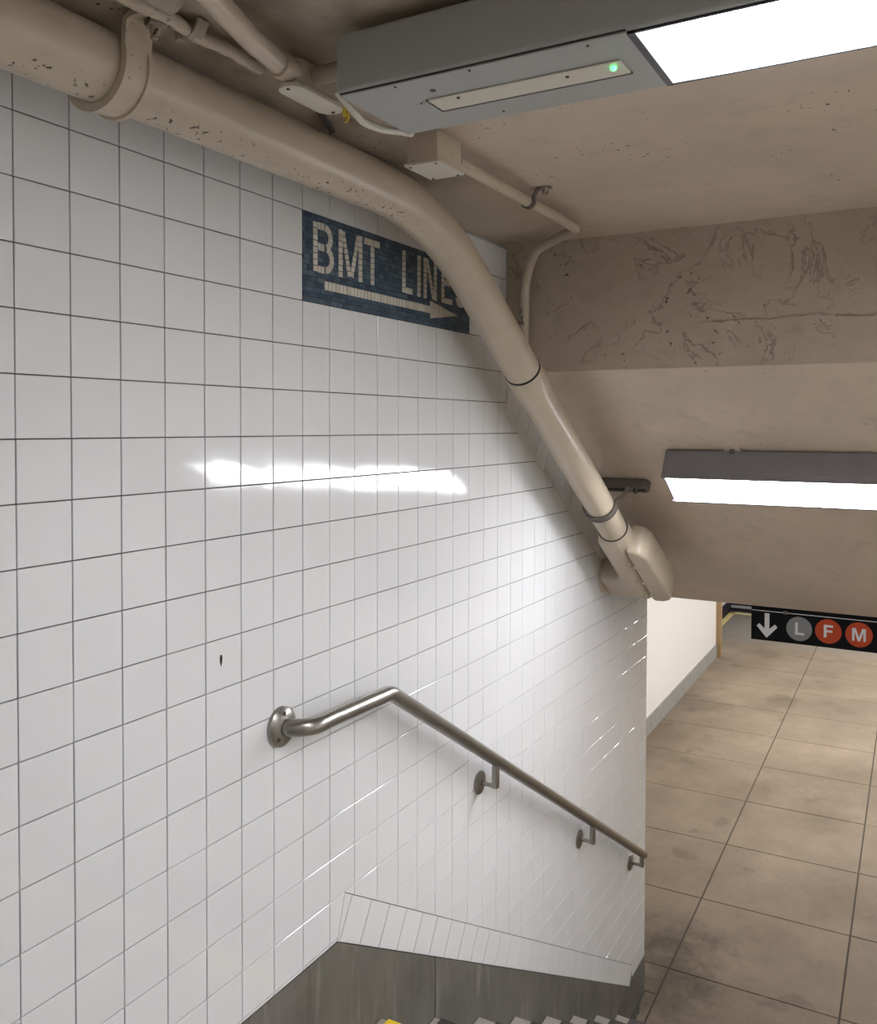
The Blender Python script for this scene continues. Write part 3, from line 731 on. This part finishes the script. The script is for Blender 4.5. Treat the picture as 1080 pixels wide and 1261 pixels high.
tube('hub', [(0.262, -0.3665, 2.092), (0.225, -0.369, 2.092)], 0.0225, 'smooth_paint', cb, 16)
tk = empty('slanting_conduit', (0.1, -0.39, 2.092), 'medium cream conduit slanting in from the top edge to the oblong fitting', 'pipe')
tube('conduit', bend([(0.226, -0.369, 2.092), (0.13, -0.392, 2.092), (-0.35, -0.55, 2.094)], [0.25], 6), 0.0185, 'smooth_paint', tk, 18)
ek = empty('coupled_conduit', (-0.1, -0.345, 2.098), 'conduit with a threaded coupling above the strap at the top edge', 'pipe')
tube('conduit', [(-0.9, -0.368, 2.10), (-0.01, -0.368, 2.10)], 0.0165, 'dirty_paint', ek, 16)
tube('coupling', [(-0.055, -0.368, 2.10), (-0.004, -0.368, 2.10), (0.0, -0.368, 2.10)], [0.0215, 0.0215, 0.017], 'dirty_paint', ek, 16)
dk = empty('dirty_conduit', (0.0, -0.305, 2.112), 'thin grimy conduit running close beside the thick pipe at top left', 'pipe')
wig = [(-0.9 + 1.16 * k / 90, -0.303 + 0.0025 * math.sin(k * 0.5), 2.1085 + 0.0012 * math.sin(k * 0.7)) for k in range(91)]
tube('conduit', wig, [0.0105 + random.uniform(-0.0012, 0.0016) for k in range(91)], 'gritty_paint', dk, 12)
ck = empty('conduit_clip', (0.10, -0.30, CEIL), 'small crusted clip on the thin grimy conduit left of the fitting', 'pipe strap')
bm = bmesh.new(); add_band(bm, [(0.10, -0.325, CEIL - 0.003), (0.10, -0.316, 2.106), (0.10, -0.303, 2.098), (0.10, -0.29, 2.106), (0.10, -0.286, CEIL - 0.003), (0.10, -0.262, CEIL - 0.003)], (1, 0, 0), 0.022, 0.004)
link_mesh('clip_band', bm_mesh('clip_band', bm), 'dirty_paint', ck, smooth=50)
bm = bmesh.new(); add_tube(bm, [(0.104, -0.272, CEIL - 0.002), (0.104, -0.272, CEIL - 0.022)], [0.011, 0.008], 7); link_mesh('clip_screw', bm_mesh('clip_screw', bm), 'dirty_paint', ck, smooth=35)
bk = empty('dark_strip', (0.45, -0.28, CEIL), 'dark strip running behind the oblong fitting towards the thick pipe', 'cable')
tube('cable', bend([(0.375, -0.325, 2.112), (0.47, -0.262, 2.1145), (0.60, -0.203, 2.1165)], [0.1], 6), 0.006, 'dark_groove', bk, 8)  # thin dark tube from the fitting towards the thick pipe

# ------------------------------------------------------------------ lamp on the landing ceiling
FX0, FX1, FZ0, FZ1, FYA, FYB = 0.208, 0.420, 2.012, 2.104, -0.498, -2.30
lamp = empty('ceiling_lamp', (0.314, FYA, CEIL), 'long grey lamp housing with green indicator and bright lens on the landing ceiling', 'lamp')
box('housing', (FX0, FYB, FZ0), (FX1, FYA, FZ1), 'grey_paint', lamp, 0.007, 3)
for yy in (-0.75, -1.5, -2.1): box('spacer', (0.26, yy - 0.04, FZ1 - 0.001), (0.37, yy, CEIL), 'strut_grey', lamp)
door = box('bottom_tray', (FX0 + 0.006, -0.962, FZ0 - 0.003), (FX1 - 0.002, FYA - 0.004, FZ0 + 0.001), 'grey_paint', lamp, 0.001, 1)
box('seam', (FX0 + 0.0035, -0.962, FZ0 - 0.0012), (FX0 + 0.0058, FYA - 0.006, FZ0 + 0.002), 'dark_groove', lamp)
strip = box('emergency_panel', (0.290, -0.930, FZ0 - 0.0058), (0.340, -0.617, FZ0 - 0.003), 'bright_cover', lamp, 0.001, 1)
bm = bmesh.new()
for lo, hi in (((0.3405, -0.932, FZ0 - 0.0064), (0.3435, -0.615, FZ0 - 0.003)), ((0.290, -0.6165, FZ0 - 0.0062), (0.342, -0.614, FZ0 - 0.003))): add_box(bm, lo, hi)
link_mesh('panel_edge', bm_mesh('panel_edge', bm), 'strut_grey', strip)
led_m = lens_mat('green_led', 4.0, (0.02, 1.0, 0.12))
bm = bmesh.new(); add_tube(bm, [(0.306, -0.915, FZ0 - 0.0056), (0.306, -0.915, FZ0 - 0.0095), (0.306, -0.915, FZ0 - 0.011)], [0.0046, 0.004, 0.002], 12)
link_mesh('indicator_light', bm_mesh('indicator_light', bm), led_m, strip, smooth=40)['label'] = 'glowing green indicator'
for sx, sy, r in ((0.222, -0.60, 0.0022), (0.222, -0.727, 0.0022), (0.227, -0.905, 0.0022), (0.262, -0.643, 0.0048), (0.395, -0.70, 0.002), (0.300, -0.667, 0.003), (0.306, -0.845, 0.003), (0.30, -0.60, 0.0015)):
    tube('screw', [(sx, sy, FZ0 - 0.003), (sx, sy, FZ0 - 0.0075 if r in (0.003,) else FZ0 - 0.0045)], r, 'screw_dark', lamp, 8)
fr = bmesh.new()
for lo, hi in (((FX0 + 0.010, -0.972, FZ0 - 0.004), (FX1 - 0.001, -0.9625, FZ0 + 0.002)), ((FX1 - 0.006, FYB + 0.02, FZ0 - 0.004), (FX1 - 0.001, -0.966, FZ0 + 0.002)), ((FX0 + 0.010, FYB + 0.02, FZ0 - 0.003), (FX0 + 0.014, -0.966, FZ0 + 0.002))): add_box(fr, lo, hi)
link_mesh('lens_frame', bm_mesh('lens_frame', fr), 'black_frame', lamp)
lens_u = lens_mat('upper_lens', LENS_UPPER)
_nt = lens_u.node_tree; _b = _nt.nodes['Principled BSDF']          # the light strips inside stop short of the lens end
_s = nd(_nt, 'ShaderNodeSeparateXYZ'); _nt.links.new(pos(_nt), _s.inputs[0])
_f = nd(_nt, 'ShaderNodeMapRange', interpolation_type='SMOOTHSTEP'); _nt.links.new(_s.outputs[1], _f.inputs[0])
_f.inputs[1].default_value = -0.985; _f.inputs[2].default_value = -1.13; _f.inputs[3].default_value = 0.72; _f.inputs[4].default_value = LENS_UPPER
_nt.links.new(_f.outputs[0], _b.inputs['Emission Strength'])
box('lens', (FX0 + 0.014, FYB + 0.02, FZ0 - 0.003), (FX1 - 0.006, -0.972, FZ0 - 0.0005), lens_u, lamp)
ct = empty('white_cable', (0.30, -0.475, 2.03), 'pale cable sagging along the end of the big lamp housing', 'cable')
tube('cable', bend([(0.225, -0.488, 2.026), (0.265, -0.484, 2.012), (0.315, -0.482, 2.000), (0.365, -0.486, 2.004), (0.41, -0.494, 2.013), (0.455, -0.49, 2.022), (0.50, -0.45, 2.05)], [0.09] * 5, 8), 0.0062, 'white_cable', ct, 10)
yt = empty('cable_tag', (0.270, -0.474, 2.012), 'small yellow tag looped on the pale cable under the lamp corner', 'tag')
bm = bmesh.new(); add_band(bm, [(0.262, -0.477, 2.018), (0.268, -0.474, 2.022), (0.274, -0.4735, 2.015), (0.274, -0.474, 1.998), (0.271, -0.4742, 1.992)], (0.5, 0.85, 0), 0.012, 0.0025)
add_band(bm, [(0.262, -0.477, 2.018), (0.262, -0.476, 2.006), (0.266, -0.475, 1.998)], (0.5, 0.85, 0), 0.009, 0.0022)
link_mesh('tag_loop', bm_mesh('tag_loop', bm), 'yellow_tag', yt, smooth=50)

# ------------------------------------------------------------------ lamp on the sloping soffit
SN = Vector((-0.615, 0, -1)).normalized(); SU = Vector((1, 0, -0.615)).normalized()
A0 = Vector((2.337, -0.450, sof(2.337)))
lp = lambda u, y, n: A0 + SU * u + Vector((0, y, 0)) + SN * n
low = empty('stair_lamp', lp(0.1, 0, 0), 'grey fluorescent lamp with glowing lens on the sloping soffit above the stairs', 'lamp')
LW, LH, LL = 0.20, 0.112, 1.48
prism('housing', [(0, 0.008), (0, LH - 0.012), (0.004, LH), (LW - 0.004, LH), (LW, LH - 0.012), (LW, 0.008)], lambda a, b, d: lp(a, d, b), 0, -LL, 'lamp_grey', low, 0.002, 1)
box_ = bmesh.new(); add_prism(box_, [(0.012, -0.012), (LW - 0.008, -0.012), (LW - 0.008, -LL + 0.012), (0.012, -LL + 0.012)], lambda a, b, d: lp(a, b, d), LH - 0.001, LH + 0.006)
link_mesh('lens', bm_mesh('lens', box_), lens_mat('lower_lens', LENS_LOWER), low)
for a, b in ((0.0, 0.012), (LW - 0.008, LW)):
    bm = bmesh.new(); add_prism(bm, [(a, 0.0), (b, 0.0), (b, -LL), (a, -LL)], lambda p, q, d: lp(p, q, d), LH - 0.001, LH + 0.009)
    link_mesh('lens_rail', bm_mesh('lens_rail', bm), 'lamp_grey', low)
for yy in (-0.24, -1.05):
    bm = bmesh.new(); add_prism(bm, [(-0.022, yy - 0.028), (0.02, yy - 0.028), (0.02, yy + 0.028), (-0.022, yy + 0.028)], lambda p, q, d: lp(p, q, d), 0.0, 0.009)
    link_mesh('mounting_tab', bm_mesh('mounting_tab', bm), 'smooth_paint', low)
    bm = bmesh.new(); add_tube(bm, [lp(-0.008, yy, 0.006), lp(-0.008, yy, 0.020)], 0.008, 6); link_mesh('tab_bolt', bm_mesh('tab_bolt', bm), 'strut_grey', low, smooth=30)

# ------------------------------------------------------------------ direction sign
SX = 3.71
sign = empty('direction_sign', (SX, -1.1, 0.60), 'black hanging sign with white down arrow and round L, F and M line symbols', 'sign')
box('panel', (SX, -2.05, 0.424), (SX + 0.022, -0.522, 0.64), 'sign_black', sign, 0.0015, 1)
box('white_line', (SX - 0.0006, -2.05, 0.571), (SX + 0.001, -0.523, 0.5745), 'sign_white', sign)['label'] = 'thin white line'
box('mounting_clip', (SX - 0.012, -0.695, 0.568), (SX, -0.675, 0.583), 'strut_grey', sign)
face = lambda a, b, d: Vector((SX - d, -a, b))
ar = [(0.5865, 0.562), (0.5865, 0.484), (0.561, 0.5085), (0.5485, 0.4955), (0.5965, 0.4385), (0.6475, 0.4955), (0.635, 0.5085), (0.609, 0.484), (0.609, 0.562)]
prism('down_arrow', ar, face, 0.0, 0.0012, 'sign_white', sign)['label'] = 'white down arrow'
def disc(c, r): return [(c[0] + r * math.cos(2 * math.pi * k / 40), c[1] + r * math.sin(2 * math.pi * k / 40)) for k in range(40)]
def glyph(cx_, cz_, polys, parent, tx):
    bm = bmesh.new()
    for p in polys: add_prism(bm, [(cx_ + a, cz_ + b) for a, b in p], face, 0.0009, 0.0019)
    link_mesh('letter', bm_mesh('letter', bm), 'sign_white', parent)['label'] = 'white letter ' + tx
q = 0.011
GL = {'L': [[(-0.018, -0.030), (0.023, -0.030), (0.023, -0.019), (-0.006, -0.019), (-0.006, 0.031), (-0.018, 0.031)]],
      'F': [[(-0.020, -0.030), (-0.0075, -0.030), (-0.0075, -0.005), (0.018, -0.005), (0.018, 0.006), (-0.0075, 0.006), (-0.0075, 0.020), (0.021, 0.020), (0.021, 0.031), (-0.020, 0.031)]],
      'M': [[(-0.030, -0.030), (-0.019, -0.030), (-0.019, 0.014), (-0.0055, -0.030), (0.0055, -0.030), (0.019, 0.014), (0.019, -0.030), (0.030, -0.030), (0.030, 0.031), (0.0135, 0.031), (0.0, -0.012), (-0.0135, 0.031), (-0.030, 0.031)]]}
for c, tx, mt, nm in (((0.748, 0.5005), 'L', 'sign_grey', 'grey disc'), ((0.880, 0.5035), 'F', 'sign_orange', 'orange disc'), ((1.015, 0.5025), 'M', 'sign_orange', 'orange disc')):
    d_ = prism('line_disc', disc(c, 0.0595), face, 0.0, 0.001, mt, sign); d_['label'] = nm
    glyph(c[0], c[1], GL[tx], d_, tx)

# ------------------------------------------------------------------ handrail
RY, RR = -0.062, 0.0205
rail = empty('handrail', (0.67, 0, 0.79), 'brushed steel handrail on wall brackets descending along the tiled wall', 'handrail')
rs = 0.611
rpath = bend([(0.67, -0.004, 0.793), (0.67, RY - 0.012, 0.795), (0.80, RY, 0.788), (1.05, RY, 0.781), (3.428, RY, 0.781 - rs * 2.378)], [0.055, 0.15, 0.075], 9)
tube('rail', rpath, RR, 'brushed_steel', rail, 28)
ed = (Vector(rpath[-1]) - Vector(rpath[-2])).normalized(); ee = Vector(rpath[-1])
tube('end_cap', [ee, ee + ed * 0.006, ee + ed * 0.012], [RR, RR * 0.95, RR * 0.55], 'brushed_steel', rail, 24)
fl_ = tube('wall_flange', [(0.67, -0.0005, 0.793), (0.67, -0.009, 0.793), (0.67, -0.017, 0.793), (0.67, -0.021, 0.793)], [0.047, 0.0465, 0.038, 0.024], 'brushed_steel', rail, 36)
for k in range(3):
    a = math.radians(100 + 120 * k)
    tube('screw', [(0.67 + 0.034 * math.cos(a), -0.014, 0.793 + 0.034 * math.sin(a)), (0.67 + 0.034 * math.cos(a), -0.0195, 0.793 + 0.034 * math.sin(a))], 0.0052, 'screw_dark', fl_, 8)
for bx in (1.70, 2.661, 3.40):
    rz = 0.781 - rs * (bx - 1.05); pz = rz - (0.088 if bx < 3 else 0.062)
    br = tube('bracket', bend([(bx, -0.010, pz), (bx, RY, pz), (bx, RY, rz - 0.012)], [0.006], 4), 0.0078, 'brushed_steel', rail, 12)
    box('saddle_link', (bx - 0.012, RY - 0.010, pz - 0.006), (bx + 0.012, RY + 0.010, rz - 0.017), 'brushed_steel', br, 0.003)
    pl = tube('bracket_plate', [(bx, -0.0005, pz), (bx, -0.006, pz), (bx, -0.012, pz)], [0.039, 0.0385, 0.024], 'brushed_steel', br, 28)
